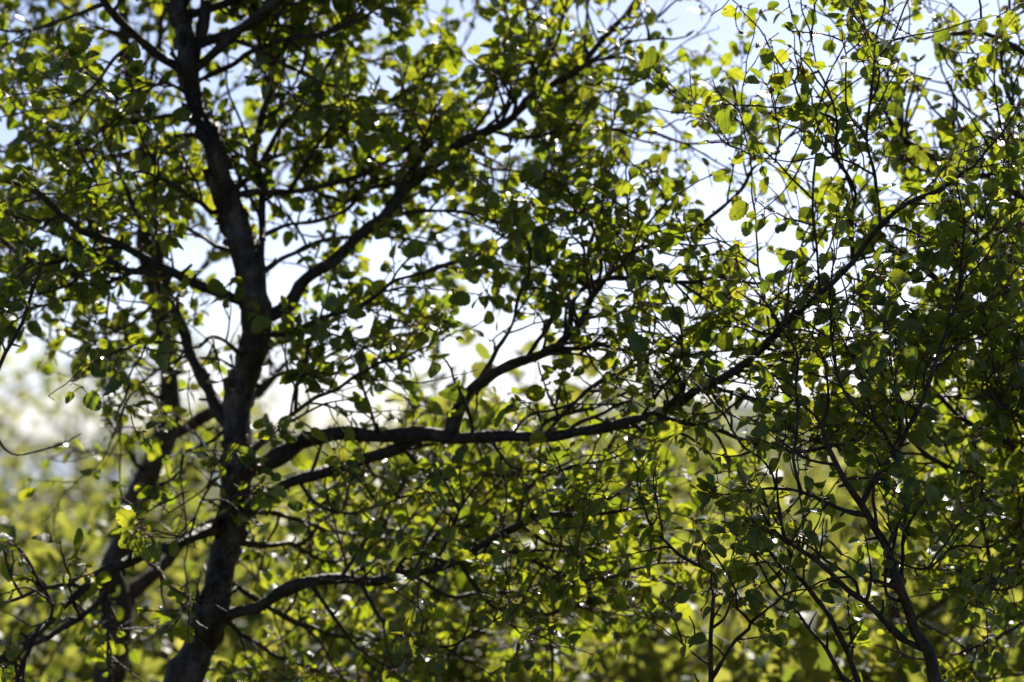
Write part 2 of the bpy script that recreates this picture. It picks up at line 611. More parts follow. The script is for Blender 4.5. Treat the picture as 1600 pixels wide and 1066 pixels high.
def finish_line(idn, P, W, step, wob, rough, sides, mb):
    C = catmull(np.hstack([P, W[:, None]]), step)
    Q, r = C[:, :3], np.maximum(C[:, 3], .0006)
    n_ = len(Q)
    fade = np.minimum(1, np.arange(n_) / 4.0)[:, None]
    Q = Q + np.stack([smooth_noise(n_, wob, 4) for _ in range(3)], 1) * fade
    r = r * (1 + smooth_noise(n_, rough, 2))
    mb.tube(Q, r, sides, rough * (.8 if sides > 12 else .5))
    px = np.array([pixel(q) for q in Q])
    c, s = math.cos(PITCH), math.sin(PITCH)
    dep = (Q[:, 1]) * c + (Q[:, 2] - CAM[2]) * s
    LINES[idn] = (Q, r, dep, px)
    return Q, r


def knobs(mb, Q, r, every):
    """short dead spurs and bud scars that make a birch branch knobbly"""
    acc = 0
    for i in range(1, len(Q) - 1):
        acc += np.linalg.norm(Q[i] - Q[i - 1])
        if acc > every * rng.uniform(.5, 1.6):
            acc = 0
            t = unit(Q[i + 1] - Q[i - 1])
            o_ = unit(np.cross(t, rvec()) + t * rng.uniform(0, .6))
            l = r[i] * rng.uniform(.5, .9) + rng.uniform(.002, .010) * (1 if rng.random() < .8 else 2.2)
            k = min(r[i] * .55, rng.uniform(.0012, .0028))
            mb.tube([Q[i], Q[i] + o_ * l * .6, Q[i] + o_ * (l + r[i] * .3) + rvec() * .001], [k * 1.5, k, k * .8], 5, .1)


def sprout(Q, r, start, every, length, k=1.0, up=.15, toward=0.0):
    sp = Sprays()
    seg = np.concatenate([[0], np.cumsum(np.linalg.norm(np.diff(Q, axis=0), axis=1))])
    L = seg[-1]
    s = L * start + rng.uniform(0, every)
    while s < L:
        i = min(len(Q) - 2, int(np.searchsorted(seg, s)))
        t = unit(Q[min(i + 1, len(Q) - 1)] - Q[max(i - 1, 0)])
        if rng.random() < dens(Q[i]) * 1.1 + .1:
            o_ = unit(np.cross(t, rvec()))
            d = unit(t * rng.uniform(.35, .95) + o_ * rng.uniform(.6, 1.0) + np.array([0, -toward, up]))
            sp.make(Q[i] , d, length * rng.uniform(.45, 1.25), min(.0029, max(.0014, r[i] * .6)), 0, k)
        elif rng.random() < .4:
            o_ = unit(np.cross(t, rvec()))
            sp.cluster(Q[i] + o_ * r[i], o_, k)
        sp.close()
        s += every * .76 * rng.uniform(.6, 1.4)
    t = unit(Q[-1] - Q[-2])
    if r[-1] < .006:
        sp.make(Q[-1], t, length * rng.uniform(.7, 1.2), min(.0022, r[-1]), 0, k)
    return sp


class Tree:
    def __init__(self, name, label, cat, base, group=None):
        self.root = empty(name, base)
        self.base = np.array(base, float)
        tag(self.root, label, cat, group)
        self.todo = []

    def _parent(self, ob):
        ob.parent = self.root
        ob.matrix_parent_inverse.identity()
        ob.data.transform(_tr(-self.base))
        return ob

    def stem(self, idn, pts, w0, w1, d, dd=0, name='trunk', material=None, tail=True, rough=.07, lean=(0, 0), flakes=0, parent=None,
             every=.05, length=.14, k=1.0, start=1.1):
        P, W, D = trace(idn, parent, pts, w0, w1, dd, d)
        if tail:
            P, W = ground_tail(P, W, lean)
        mb = MB()
        Q, r = finish_line(idn, P, W, .014, .0022, rough, 16, mb)
        knobs(mb, Q, r, .07)
        for _ in range(flakes):
            i = rng.randrange(2, len(Q) - 3)
            t = unit(Q[i + 1] - Q[i - 1])
            o_ = unit(np.cross(t, rvec()))
            b = np.cross(t, o_)
            c = Q[i] + o_ * r[i] * .97
            l, h, ww = rng.uniform(.006, .022), rng.uniform(.002, .009), rng.uniform(.004, .012)
            v = [c - b * ww, c + b * ww, c + b * ww * .6 + t * l + o_ * h, c - b * ww * .8 + t * l * .7 + o_ * h * 1.2,
                 c - b * ww - o_ * .002, c + b * ww - o_ * .002, c + b * ww * .6 + t * l + o_ * (h - .0015), c - b * ww * .8 + t * l * .7 + o_ * (h * 1.2 - .0015)]
            mb.add(v, [(0, 1, 2, 3), (7, 6, 5, 4), (0, 3, 7, 4), (1, 5, 6, 2), (3, 2, 6, 7)])
        ob = self._parent(mb.build(name, material or M_TRUNK))
        if start < 1:
            sp = sprout(Q, r, start, every, length, k)
            self._kids(sp, ob)
        return ob

    def _kids(self, sp, ob, lod='near', material=None):
        before = set(COL.objects)
        sp.build(ob, lod, material)
        NLEAF[0] += len(sp.leaf)
        for c in [o for o in COL.objects if o not in before]:
            c.data.transform(_tr(-self.base))

    def branch(self, idn, parent, pts, w0, w1, dd=0.0, start=.12, every=.045, length=.13, k=1.0, d=None, up=.15, toward=0.0,
               material=None, leafy=True, name='branch', lod='near'):
        P, W, D = trace(idn, parent, pts, w0, w1, dd, d)
        mb = MB()
        thick = W[0] > .006
        Q, r = finish_line(idn, P, W, .012 if thick else .009, .0022 if thick else .0013, .13, 11 if thick else 8, mb)
        knobs(mb, Q, r, .022)
        ob = self._parent(mb.build(name, material or M_BARK))
        if leafy:
            self._kids(sprout(Q, r, start, every, length, k, up, toward), ob, lod)
        return ob

    def wild(self, p, d, length, r0, every=.05, tw=.16, k=1.0, name='branch', lod='mid'):
        """a branch outside the traced ones"""
        n_ = max(5, int(length / .07))
        P = [np.array(p, float)]; dirn = unit(d)
        for i in range(n_):
            dirn = unit(dirn + rvec() * .16 + np.array([0, 0, .03]))
            P.append(P[-1] + dirn * length / n_)
        mb = MB()
        P = np.array(P); W = np.linspace(r0, r0 * .25, len(P))
        Q, r = finish_line('_', P, W, .014, .0016, .09, 8, mb)
        knobs(mb, Q, r, .05)
        ob = self._parent(mb.build(name, M_BARK))
        self._kids(sprout(Q, r, .1, every, tw, k), ob, lod)
        return ob


def _tr(v):
    import mathutils
    return mathutils.Matrix.Translation(mathutils.Vector([float(x) for x in v]))


# ------------------------------------------------------------------ the land: meadow, lake, hills
def noise_ground_material(name, stops, scale, rough=.9):
    m, n, o = mat(name)
    tc = node(n, 'ShaderNodeTexCoord')
    nz = node(n, 'ShaderNodeTexNoise'); nz.inputs['Scale'].default_value = scale; nz.inputs['Detail'].default_value = 9; nz.inputs['Roughness'].default_value = .65
    n.links.new(tc.outputs['Object'], nz.inputs['Vector'])
    r = ramp(n, stops)
    n.links.new(nz.outputs[0], r.inputs[0])
    bs = node(n, 'ShaderNodeBsdfPrincipled'); bs.inputs['Roughness'].default_value = rough; bs.inputs['Specular IOR Level'].default_value = .08
    n.links.new(r.outputs[0], bs.inputs['Base Color'])
    bp = node(n, 'ShaderNodeBump'); bp.inputs['Strength'].default_value = .6; bp.inputs['Distance'].default_value = .05
    n.links.new(nz.outputs[0], bp.inputs['Height']); n.links.new(bp.outputs[0], bs.inputs['Normal'])
    n.links.new(bs.outputs[0], o.inputs[0])
    return m


M_MEADOW = noise_ground_material('meadow_grass_ground', [(.3, (.028, .034, .008)), (.5, (.060, .060, .016)), (.72, (.10, .085, .030))], .9)
M_HILL = noise_ground_material('hill_heath', [(.3, (.06, .08, .07)), (.6, (.10, .12, .10)), (.8, (.16, .17, .15))], .02)
m, n, o = mat('lake_water')
bs = node(n, 'ShaderNodeBsdfPrincipled'); bs.inputs['Base Color'].default_value = (.03, .05, .06, 1)
bs.inputs['Roughness'].default_value = .12; bs.inputs['IOR'].default_value = 1.33
tc = node(n, 'ShaderNodeTexCoord'); nz = node(n, 'ShaderNodeTexNoise'); nz.inputs['Scale'].default_value = 1.5; nz.inputs['Detail'].default_value = 6
bp = node(n, 'ShaderNodeBump'); bp.inputs['Strength'].default_value = .5; bp.inputs['Distance'].default_value = .12
n.links.new(tc.outputs['Object'], nz.inputs['Vector']); n.links.new(nz.outputs[0], bp.inputs['Height']); n.links.new(bp.outputs[0], bs.inputs['Normal'])
n.links.new(bs.outputs[0], o.inputs[0])
M_WATER = m


def ground_h(x, y):
    # meadow, flat by the trees, rising gently to the right in the distance
    rise = np.clip((y - 25) / 140, 0, 1) ** 2 * np.clip((x + 4 + y * .02) / 30, -.0, 1) * 1.6
    bump = .05 * np.sin(x * .9 + 1) * np.sin(y * .7) * np.clip((y - 4) / 6, 0, 1)
    return rise + bump


gx = np.concatenate([-np.geomspace(4000, 12, 26), np.linspace(-11, 11, 36), np.geomspace(12, 4000, 26)])
gy = np.concatenate([-np.geomspace(300, 2, 10), np.linspace(-1, 40, 60), np.geomspace(42, 6000, 44)])
X, Y = np.meshgrid(gx, gy)
Z = ground_h(X, Y)
mb = MB()
nx, ny = len(gx), len(gy)
idx = np.arange(nx * ny).reshape(ny, nx)
mb.add(np.stack([X, Y, Z], -1).reshape(-1, 3), np.stack([idx[:-1, :-1], idx[:-1, 1:], idx[1:, 1:], idx[1:, :-1]], -1).reshape(-1, 4))
tag(mb.build('meadow', M_MEADOW), kind='structure')

# lake on the left, 45 to 240 m away
mb = MB()
ang = np.linspace(0, 2 * math.pi, 60, endpoint=False)
rx = 30 * (1 + .12 * np.sin(3 * ang + 1) + .06 * np.sin(7 * ang)); ry = 115 * (1 + .1 * np.sin(2 * ang))
pts = np.stack([-34 + rx * np.cos(ang), 160 + ry * np.sin(ang), np.full(60, .06)], 1)
mb.add(np.vstack([pts, [[-34, 160, .06]]]), None, [(i, (i + 1) % 60, 60) for i in range(60)])
tag(mb.build('lake', M_WATER), kind='structure')

# far ridge
mb = MB()
xs = np.linspace(-1500, 1500, 150)
prof = 9 + 7 * np.sin(xs * .0031 + 1.0) + 5 * np.sin(xs * .0093) + 2 * np.sin(xs * .03)
prof = np.clip(prof + np.clip(xs / 60, -4, 9), 2, None)
rows = []
for k_, (yy, hh) in enumerate(((1150, -.5), (1250, .45), (1330, .85), (1400, 1.0), (1600, .6), (1900, -.2))):
    rows.append(np.stack([xs * (1 + k_ * .04), np.full_like(xs, yy), prof * hh], 1))
V = np.vstack(rows); idx = np.arange(len(V)).reshape(6, 150)
mb.add(V, np.stack([idx[:-1, :-1], idx[:-1, 1:], idx[1:, 1:], idx[1:, :-1]], -1).reshape(-1, 4))
tag(mb.build('hills', M_HILL), kind='structure')

# meadow grass, backlit and far out of focus: one uncountable mass
m, n, o = mat('dry_grass_blade')
a_ = node(n, 'ShaderNodeAttribute', attribute_name='tint')
r1 = ramp(n, [(0, (.05, .065, .014)), (1, (.14, .11, .04))]); n.links.new(a_.outputs['Fac'], r1.inputs[0])
r2 = ramp(n, [(0, (.16, .19, .02)), (1, (.30, .24, .07))]); n.links.new(a_.outputs['Fac'], r2.inputs[0])
bs = node(n, 'ShaderNodeBsdfPrincipled'); bs.inputs['Roughness'].default_value = .4; n.links.new(r1.outputs[0], bs.inputs['Base Color'])
tr = node(n, 'ShaderNodeBsdfTranslucent'); n.links.new(r2.outputs[0], tr.inputs[0])
ms = node(n, 'ShaderNodeMixShader'); ms.inputs[0].default_value = .45
n.links.new(bs.outputs[0], ms.inputs[1]); n.links.new(tr.outputs[0], ms.inputs[2]); n.links.new(ms.outputs[0], o.inputs[0])
M_GRASS = m
K = 16000
yy = 3.0 + 36 * nr.uniform(0, 1, K) ** 1.6
xx = nr.uniform(-1, 1, K) * (1.2 + yy * .24)
zz = ground_h(xx, yy)
hh = nr.uniform(.10, .32, K) * (1 + yy * .02); ww = nr.uniform(.002, .005, K) * (1 + yy * .12)
th = nr.uniform(0, 6.283, K); ln = nr.normal(0, .35, (K, 2)) * hh[:, None]
dx, dy = np.cos(th) * ww, np.sin(th) * ww
V = np.stack([np.stack([xx - dx, yy - dy, zz - .01], 1), np.stack([xx + dx, yy + dy, zz - .01], 1),
              np.stack([xx + dx * .8 + ln[:, 0] * .4, yy + dy * .8 + ln[:, 1] * .4, zz + hh * .6], 1),
              np.stack([xx - dx * .8 + ln[:, 0] * .4, yy - dy * .8 + ln[:, 1] * .4, zz + hh * .6], 1),
              np.stack([xx + ln[:, 0], yy + ln[:, 1], zz + hh], 1)], 1)
mb = MB()
b5 = (np.arange(K) * 5)[:, None]
mb.add(V.reshape(-1, 3), np.array([[0, 1, 2, 3]]) + b5, np.array([[3, 2, 4]]) + b5)
tag(mb.build('meadow_grass', M_GRASS, None, True, [('tint', 'FLOAT', np.repeat(nr.uniform(0, 1, K), 5))]),
    'dry yellow-green meadow grass out of focus behind the birches', 'grass', kind='stuff')


# ------------------------------------------------------------------ main birch
def base_of(px, py, d, lean=(0, 0)):
    p = at(px, py, d)
    return (p[0], p[1], 0.0)


T1 = Tree('birch_tree', 'main birch with thick dark flaky trunk left of centre and long limbs reaching right', 'tree', base_of(286, 1066, 3.5))
T1.stem('t1', '286,1066,62 316,1000,56 335,949,51 345,875,45 366,807,46 372,723,46 373,637,43 389,586,42 400,502,45 388,417,44 366,344,40 338,253,34 320,203,33 304,152,31 291,100,33 288,60,28 281,10,24 272,-60,22 262,-170,20 270,-300,17 300,-460,12',
        80, 16, 3.5, -.02, flakes=480, rough=.08, lean=(-.10, .03))
b = T1.branch
b('tb', 't1', '295,105 312,62 322,20 328,-40 350,-140 380,-260', 26, 7, .08, name='limb')
b('tc', 't1', '292,110 263,96 232,72 203,50 165,5 140,-50 120,-120', 20, 7, -.1, name='limb')
# long horizontal limb and its continuation up to the right
b('r3', 't1', '392,750 430,718 468,692 506,678 542,673 581,678 631,680 682,683 733,680 783,681 834,678 885,676 935,667 979,653 1020,647 1070,628 1094,609 1144,580 1195,536 1229,505 1263,472 1296,445 1330,411 1364,370 1385,342 1420,315 1462,300 1500,270', 30, 7, -.42, start=.3, every=.06, name='limb')
b('r2', 't1', '385,800 425,775 463,753 500,741 540,726 581,714 625,697 665,686', 26, 20, -.05, start=.3, every=.09, name='limb')
b('r1', 't1', '352,975 405,949 439,925 483,909 527,902 581,909 631,902 682,885 719,871 746,855 793,821 824,807 868,806 925,804 975,790', 24, 7, -.22, start=.25, every=.05, name='limb')
b('r1a', 'r1', '733,864 775,867 820,865 836,878 868,895 908,907 945,902 983,892 1030,880', 11, 5, -.10)
b('r1b', 'r1', '719,873 739,909 760,939 780,952 817,954 854,961 888,947 918,939 956,939 989,919 1020,905', 12, 4, .10)
b('r1c', 'r1b', '854,961 861,1010 863,1066 870,1110', 6, 4, .05, length=.09)
b('r1d', 'r1', '810,814 827,760 868,740 918,726 972,711', 8, 3, -.05)
b('r1e', 'r1', '650,894 672,841 706,821 743,797 766,780 790,740', 9, 4, .15)
b('r1f', 'r1', '560,905 590,960 640,1000 700,1010 745,985 790,960', 8, 4, -.15)
b('r1g', 'r1', '480,910 520,960 560,1010 610,1050 660,1075', 9, 4, .1)
b('r0', 't1', '350,851 422,853 463,853 483,841 507,814 527,794 560,770', 14, 5, .12)
b('r0a', 'r0', '463,854 490,871 520,878 570,860 620,835', 8, 4, .1)
b('r2a', 'r2', '560,722 590,745 640,752 690,735 740,725', 8, 4, .1)
b('r2b', 'r2', '470,752 500,790 540,800 600,790', 7, 4, -.12)
# upward limbs from the horizontal limb
b('s1', 'r3', '699,678 719,634 746,603 783,586 824,566 868,546 885,519 905,495 925,468 935,438', 24, 11, -.06, start=.25, name='limb')
b('s1b', 's1', '870,545 935,542 986,546 1047,556 1085,575', 9, 5, -.10)
b('s1c', 's1', '886,519 895,478 908,451 952,434 986,438 1070,440 1128,433 1188,441 1236,421 1263,401 1276,380 1293,353', 12, 4, -.08)
b('s1d', 's1', '935,442 966,407 1003,387 1043,380 1067,362 1094,353 1128,324 1161,290 1178,263 1205,243 1249,199', 11, 4, .04)
b('s1e', 's1', '930,455 920,400 930,360 956,330 960,290', 7, 3, .03)
b('s1f', 's1c', '1060,441 1100,470 1128,485 1161,509 1185,532', 6, 4, -.03)
b('s2', 's1', '750,600 766,566 777,542 800,509 810,468 824,434 826,411 827,387 814,357 790,320', 10, 4, .05)
b('s3', 'r3', '587,679 577,634 567,600 564,559 580,520', 9, 4, .06)
b('s4', 'r3', '800,680 824,650 868,640 898,630 935,600 966,593', 7, 4, -.08)
b('s5', 'r3', '827,679 858,656 901,644 935,637 983,613 1037,597 1070,586 1110,560', 8, 4, .08)
b('s6', 'r3', '1000,650 1030,613 1057,580 1065,540 1050,520 1040,505', 7, 3, -.08)
b('s7', 'r3', '1144,580 1180,577 1212,573 1263,583 1310,600', 7, 4, -.05)
b('s8', 'r3', '1020,651 1070,661 1094,664 1128,674 1161,688 1212,698 1249,705 1290,700', 12, 6, -.08)
b('s9', 'r3', '1202,531 1198,500 1192,468 1185,417 1178,350 1175,280 1168,230', 5, 3, -.05, every=.06)
b('s10', 'r3', '1286,455 1276,384 1270,338 1271,257 1276,209 1268,150', 6, 3, -.02)
b('s11', 'r3', '1332,410 1330,350 1338,310 1323,270 1308,246 1308,189 1293,135 1276,101 1270,50', 8, 3, -.02)
b('s12', 'r3', '1322,424 1347,438 1398,441 1428,438', 5, 3, -.05)
b('s13', 'r3', '1375,356 1373,311 1360,236 1357,189 1364,118 1367,68 1381,17 1385,-40', 7, 3, 0)
b('s14', 'r3', '1063,632 1075,590 1100,560 1150,540', 6, 3, .05)
b('s15', 'r3', '770,681 790,720 830,735 880,728', 6, 3, -.1)
b('s16', 's11', '1302,190 1256,159 1242,128 1222,105 1205,81 1198,60', 5, 3, -.03)
b('s17', 's13', '1371,74 1418,57 1482,44 1543,27', 4, 2.5, -.03, every=.1)
# limbs from the trunk up to the right
b('u1', 't1', '402,506 425,490 449,475 473,448 500,425 540,392 598,338 641,287 692,250 719,223 766,203 800,184 834,152 868,128 902,101 929,74 962,37 996,3 1025,-40 1060,-110', 26, 11, .12, start=.2, every=.055, name='limb')
b('u1b', 'u1', '766,204 800,213 834,213 891,201 935,203 986,206 1020,209 1070,225 1110,222', 10, 4, -.08)
b('u1c', 'u1', '780,195 800,159 824,125 844,101 868,68 880,30 888,-10', 8, 4, -.05)
b('u1d', 'u1c', '828,115 829,68 824,27 815,-30', 6, 4, .03)
b('u1e', 'u1', '902,101 940,92 983,95 996,108 972,152 956,196 942,253 939,284 949,321 956,348', 6, 3, -.12)
b('u1f', 'u1', '950,50 1000,40 1040,20 1070,-10', 6, 3, -.05)
b('u1g', 'u1', '900,104 960,110 1010,120 1060,150 1085,162', 5, 3, .05)
b('u1h', 'u1', '640,290 600,290 560,300 520,340 500,380', 9, 4, .15)
b('u1i', 'u1', '600,337 660,330 720,330 780,345 840,350', 9, 4, -.12)
b('u2', 't1', '356,310 400,300 450,300 530,284 574,270 598,253 631,236 675,216 740,160 776,125 817,88 860,45 900,0', 14, 5, .22)
b('u3', 'u2', '450,300 500,220 557,155 608,157 638,142 682,130', 9, 4, -.05)
b('u4', 't1', '392,440 408,417 414,384 412,350 405,280 402,220 415,150 440,90 470,20 490,-40', 18, 7, .15)
b('u5', 'u4', '404,260 440,200 480,150 520,90 560,30 590,-40', 10, 4, .12)
b('u6', 'u4', '430,110 400,60 395,0 400,-60', 8, 4, -.08)
b('u7', 't1', '400,520 450,520 500,500 560,480 620,440 680,420 740,400', 12, 4, -.18)
b('u8', 't1', '392,580 405,605 439,586 490,570 527,549 594,520 650,510', 10, 4, .10)
b('u9', 't1', '374,712 402,696 429,674 459,644 500,620 527,610 550,593 594,570 635,556', 12, 5, -.12)
b('u10', 'u9', '459,644 463,620 469,586 483,539 500,500', 9, 4, .02)
b('u11', 'u4', '412,370 460,350 520,340 570,300 610,240 640,180', 9, 4, .2)
b('u12', 't1', '300,130 340,110 400,80 450,60 520,50 580,20 620,-30', 12, 4, -.10)
# limbs to the left
b('l0', 't1', '362,820 334,828 287,844 236,865 189,882 162,897 118,936 68,973 34,1003 0,1030 -40,1060 -90,1110', 22, 12, -.36, start=.25, every=.06, name='limb', toward=.1)
b('l0a', 'l0', '170,893 165,930 125,963 81,993 41,1013 0,1054', 14, 6, .04, every=.05)
b('l0b', 'l0', '78,966 80,945 62,925 46,921', 7, 4, -.05, every=.05, length=.06)
b('l0c', 'l0', '200,878 208,858 218,845', 8, 6, -.03, leafy=False)
b('l0d', 'l0', '335,828 345,795 370,775 400,770', 7, 4, -.12, every=.02, length=.06, toward=.3)
b('l0e', 'l0', '120,935 110,910 105,890', 5, 3, -.1, every=.02, length=.05, toward=.2)
b('l1', 't1', '388,482 338,455 304,438 270,424 236,407 203,387 152,370 115,349 84,324 51,297 0,277 -50,260', 20, 8, -.16)
b('l2', 'l1', '255,418 209,424 169,404 122,390 101,404 51,411 27,397 0,377 -40,360', 11, 7, -.06)
b('l4', 'l2', '215,424 196,431 152,451 111,467 78,477 44,480 20,475', 6, 3, .05)
b('l5', 't1', '360,668 338,637 314,586 294,539 277,495 260,445 245,410 225,360 200,300', 26, 10, .12, start=.6, name='limb')
b('l6', 't1', '350,300 338,331 304,311 280,294 230,270 180,280', 10, 4, -.15)
b('l7', 'tc', '215,60 180,90 150,130 110,160 60,170', 9, 4, .05)
b('l8', 't1', '318,200 270,180 220,190 160,200 100,230 50,240', 11, 4, .15)
b('l9', 'tc', '170,10 120,20 70,40 20,50 -30,40', 9, 4, .08)
b('l10', 't1', '306,160 260,130 220,140 180,160', 8, 4, -.2)
# a second layer of side branches behind the front one
b('m1', 't1', '345,890 420,950 500,985 600,1000 700,985 800,990 880,1010', 12, 4, .35)
b('m2', 't1', '335,945 400,1005 480,1040 570,1050 660,1030', 10, 4, .25)
b('m3', 't1', '366,810 430,800 520,830 620,830 720,800 800,770 870,750', 11, 4, .40)
b('m4', 'r1', '540,902 600,860 650,800 690,760 740,745', 8, 3, .2)
b('m5', 'r1', '640,900 700,930 780,925 860,930 960,960 1040,960', 8, 3, .2)
b('m6', 'r1', '800,820 860,850 930,850 1000,840 1060,830', 7, 3, .15)
b('m7', 'r2', '620,700 680,740 760,750 830,790 900,780 970,760', 8, 3, .25)
b('m8', 't1', '372,720 330,760 300,820 290,880', 7, 3, -.2)
b('m9', 't1', '350,300 420,250 500,220 580,200 640,150 690,80', 11, 4, .35)
b('m10', 't1', '388,440 450,400 530,370 620,370 700,390 780,400', 10, 4, .3)
b('m11', 't1', '330,230 300,210 250,220 190,240 120,260 60,300', 10, 4, .25)
b('m12', 't1', '385,400 330,380 280,350 220,330 150,310 80,330', 9, 4, .3)
b('m13', 'tb', '315,55 370,50 430,40 500,60 560,90 620,110', 9, 4, .2)
b('m14', 's1', '830,563 860,500 870,440 850,380 840,320 860,280', 8, 3, .25)
b('m15', 's1', '905,495 960,490 1010,470 1060,490 1110,500', 7, 3, .15)
b('m16', 'u1', '700,245 760,260 830,270 900,300 960,310', 8, 3, .2)
b('m17', 'u1', '850,140 900,150 950,140 1010,160 1050,200', 7, 3, .2)
b('m18', 'u1', '600,336 660,300 730,290 800,250 860,240', 8, 3, .3)
b('m19', 't1', '388,590 340,560 300,560 250,580 200,560 160,520', 7, 3, .3)
b('m20', 'r3', '1100,606 1130,640 1170,650 1220,640', 7, 3, .1)
b('m21', 'l1', '152,370 130,420 90,450 40,440 0,450', 8, 3, .15)
b('m22', 'l1', '270,424 240,470 200,510 150,520 100,500', 8, 3, .2)
b('m23', 't1', '390,560 340,530 300,540 250,530 200,540', 8, 3, -.2)
b('m24', 'l5', '300,560 260,570 220,600 195,640 170,690', 7, 3, .1)
b('m25', 't1', '373,650 330,690 290,710 280,760 290,800', 7, 3, -.15)
# crown above the picture
for k_ in range(11):
    q = LINES['t1'][0]; i = int(len(q) * rng.uniform(.80, .97)); a_ = rng.uniform(0, 6.28)
    T1.wild(q[i], (math.cos(a_), math.sin(a_), .35), rng.uniform(.35, .75), .006, k=1.0)

# ------------------------------------------------------------------ second birch, behind on the left
T2 = Tree('birch_tree', 'slimmer brown birch with a crooked trunk behind the main birch at the left', 'tree', base_of(170, 1066, 3.95))
T2.stem('t2', '168,1066,46 184,976,46 180,930,46 172,890,42 196,841,38 213,790,37 235,740,36 252,695,36 264,654,36 266,586,30 264,539,30 250,485,31 241,434,32 231,384,30 234,338,29 237,290,26 225,220,22 205,150,18 195,60,15 190,-40,13 195,-160,11 210,-300,8',
        52, 12, 3.95, 0, material=M_TRUNK2, flakes=50, lean=(-.05, .02))
b = T2.branch
b('q1', 't2', '184,962 205,930 235,900 285,852 330,815 380,800', 32, 14, .10, start=.5, name='limb')
b('q2', 't2', '250,690 280,674 304,656 345,637 400,610 450,560 500,520', 26, 7, .10, start=.5, name='limb')
b('q3', 't2', '262,630 243,620 209,600 176,586 149,576 118,559 84,542 64,522 40,500', 11, 4, -.1, every=.06)
b('q4', 't2', '236,735 216,726 189,681 172,661 165,627 165,610 185,590', 9, 4, -.15, every=.06, k=.5)
b('q5', 't2', '246,470 290,440 330,400 350,350 400,320 450,250', 9, 4, .2)
b('q6', 't2', '233,350 190,320 150,260 120,200 90,130 70,60', 11, 4, .1)
b('q7', 't2', '235,300 270,240 300,190 350,150 400,120 470,100', 10, 4, .15)
b('q8', 't2', '222,210 180,170 130,140 80,120 40,100', 9, 4, .1)
b('q9', 't2', '200,120 240,80 250,20 260,-40', 8, 4, .1)
b('q10', 't2', '195,70 150,40 100,10 60,-40', 8, 4, -.05)
b('q11', 't2', '232,370 190,360 140,340 90,340 30,340', 9, 4, .1)
b('q12', 't2', '222,770 255,758 290,735 315,690 330,650', 8, 4, .15, every=.08)
b('q13', 't2', '195,850 150,900 120,960 90,1010 60,1060', 8, 4, .15)
b('q14', 't2', '186,985 230,1000 270,960 300,930 320,880', 8, 4, .1)
for k_ in range(7):
    q = LINES['t2'][0]; i = int(len(q) * rng.uniform(.82, .98)); a_ = rng.uniform(0, 6.28)
    T2.wild(q[i], (math.cos(a_), math.sin(a_), .35), rng.uniform(.3, .7), .005)

# ------------------------------------------------------------------ in-focus young birches at the right
T3 = Tree('birch_sapling', 'sharply focused birch sapling with crooked dark stems rising at the lower right', 'sapling', base_of(1480, 1066, 3.02))
T3.stem('n1', '1480,1105 1465,1066 1448,1020 1428,993 1411,942 1394,902 1381,855 1361,824 1344,790 1327,757 1310,726 1296,700 1284,668 1290,630', 27, 6, 3.02, -.03,
        name='stem', material=M_BARK, start=.8, every=.05, length=.10, lean=(.05, .05))
b = T3.branch
b('n1b', 'n1', '1347,807 1320,797 1293,784 1263,772 1229,767 1195,768', 11, 5, -.04, every=.05, length=.08)
b('n1b2', 'n1b', '1219,767 1202,733 1175,706 1144,671 1130,640', 6, 3, -.03, every=.05, length=.08)
b('n1b3', 'n1b', '1252,770 1242,733 1239,706 1242,680 1244,637 1246,570 1240,539 1209,492 1195,470', 7, 4, -.04, every=.04, length=.07)
b('n1c', 'n1', '1346,792 1364,750 1384,726 1398,706 1415,664 1442,613 1465,553 1492,478 1500,420', 11, 5, .03, every=.035)
b('n1d', 'n1c', '1400,702 1370,660 1340,640 1310,600 1300,560 1298,500 1296,462', 7, 3, -.05, every=.035)
b('n1e', 'n1', '1385,870 1400,880 1440,890 1470,870 1500,830', 6, 3, -.05, every=.04)
b('n2', 'n1', '1445,1017 1418,1003 1384,973 1354,942 1330,926 1293,892 1263,868 1225,841 1205,820', 15, 6, -.06, start=.5, every=.05, length=.07)
b('n2b', 'n2', '1342,930 1338,909 1317,895 1290,875 1263,851 1240,850', 7, 4, .03, every=.05, length=.07)
b('n2c', 'n2', '1357,943 1361,909 1357,871', 7, 4, -.02, every=.05, length=.05)
b('n6', 'n1', '1411,940 1385,930 1390,880 1400,840', 7, 4, .02, every=.05, length=.07)
T4 = Tree('birch_sapling', 'two thin rough birch stems leaning left, just left of the in-focus sapling', 'sapling', base_of(1337, 1066, 3.12))
T4.stem('n3', '1350,1100 1337,1060 1323,1023 1307,990 1296,963 1276,936 1256,909 1242,895 1235,868 1222,830 1215,790', 13, 6, 3.12, -.03, name='stem', material=M_BARK, start=.72, every=.04, length=.08, lean=(.02, .05))
b = T4.branch
b('n3b', 'n3', '1345,1085 1317,1060 1293,1017 1263,980 1239,949 1215,930', 11, 5, .04, start=.4, every=.05, length=.08)
b('n3c', 'n3', '1245,900 1232,895 1205,865 1185,834 1175,800', 8, 4, -.03, every=.04, length=.08)
b('n3d', 'n3', '1240,890 1255,850 1252,800 1250,770', 7, 4, .03, every=.05, length=.08)
b('n3e', 'n3', '1300,975 1320,985 1340,975', 6, 4, -.03, leafy=False)
T5 = Tree('birch_sapling', 'thin forked birch sapling standing in front of the blurred bushes at bottom centre-right', 'sapling', base_of(1111, 1066, 3.08))
T5.stem('n4', '1108,1110 1111,1066 1111,1003 1114,942 1111,902 1094,885 1060,868 1035,845 1020,831 1005,800', 11, 4, 3.08, -.05, name='stem', material=M_BARK, start=.75, every=.05, length=.07, lean=(.02, .03))
b = T5.branch
b('n4b', 'n4', '1114,1057 1134,1027 1161,993 1171,973 1151,953 1141,940', 9, 5, -.04, every=.04, length=.06)
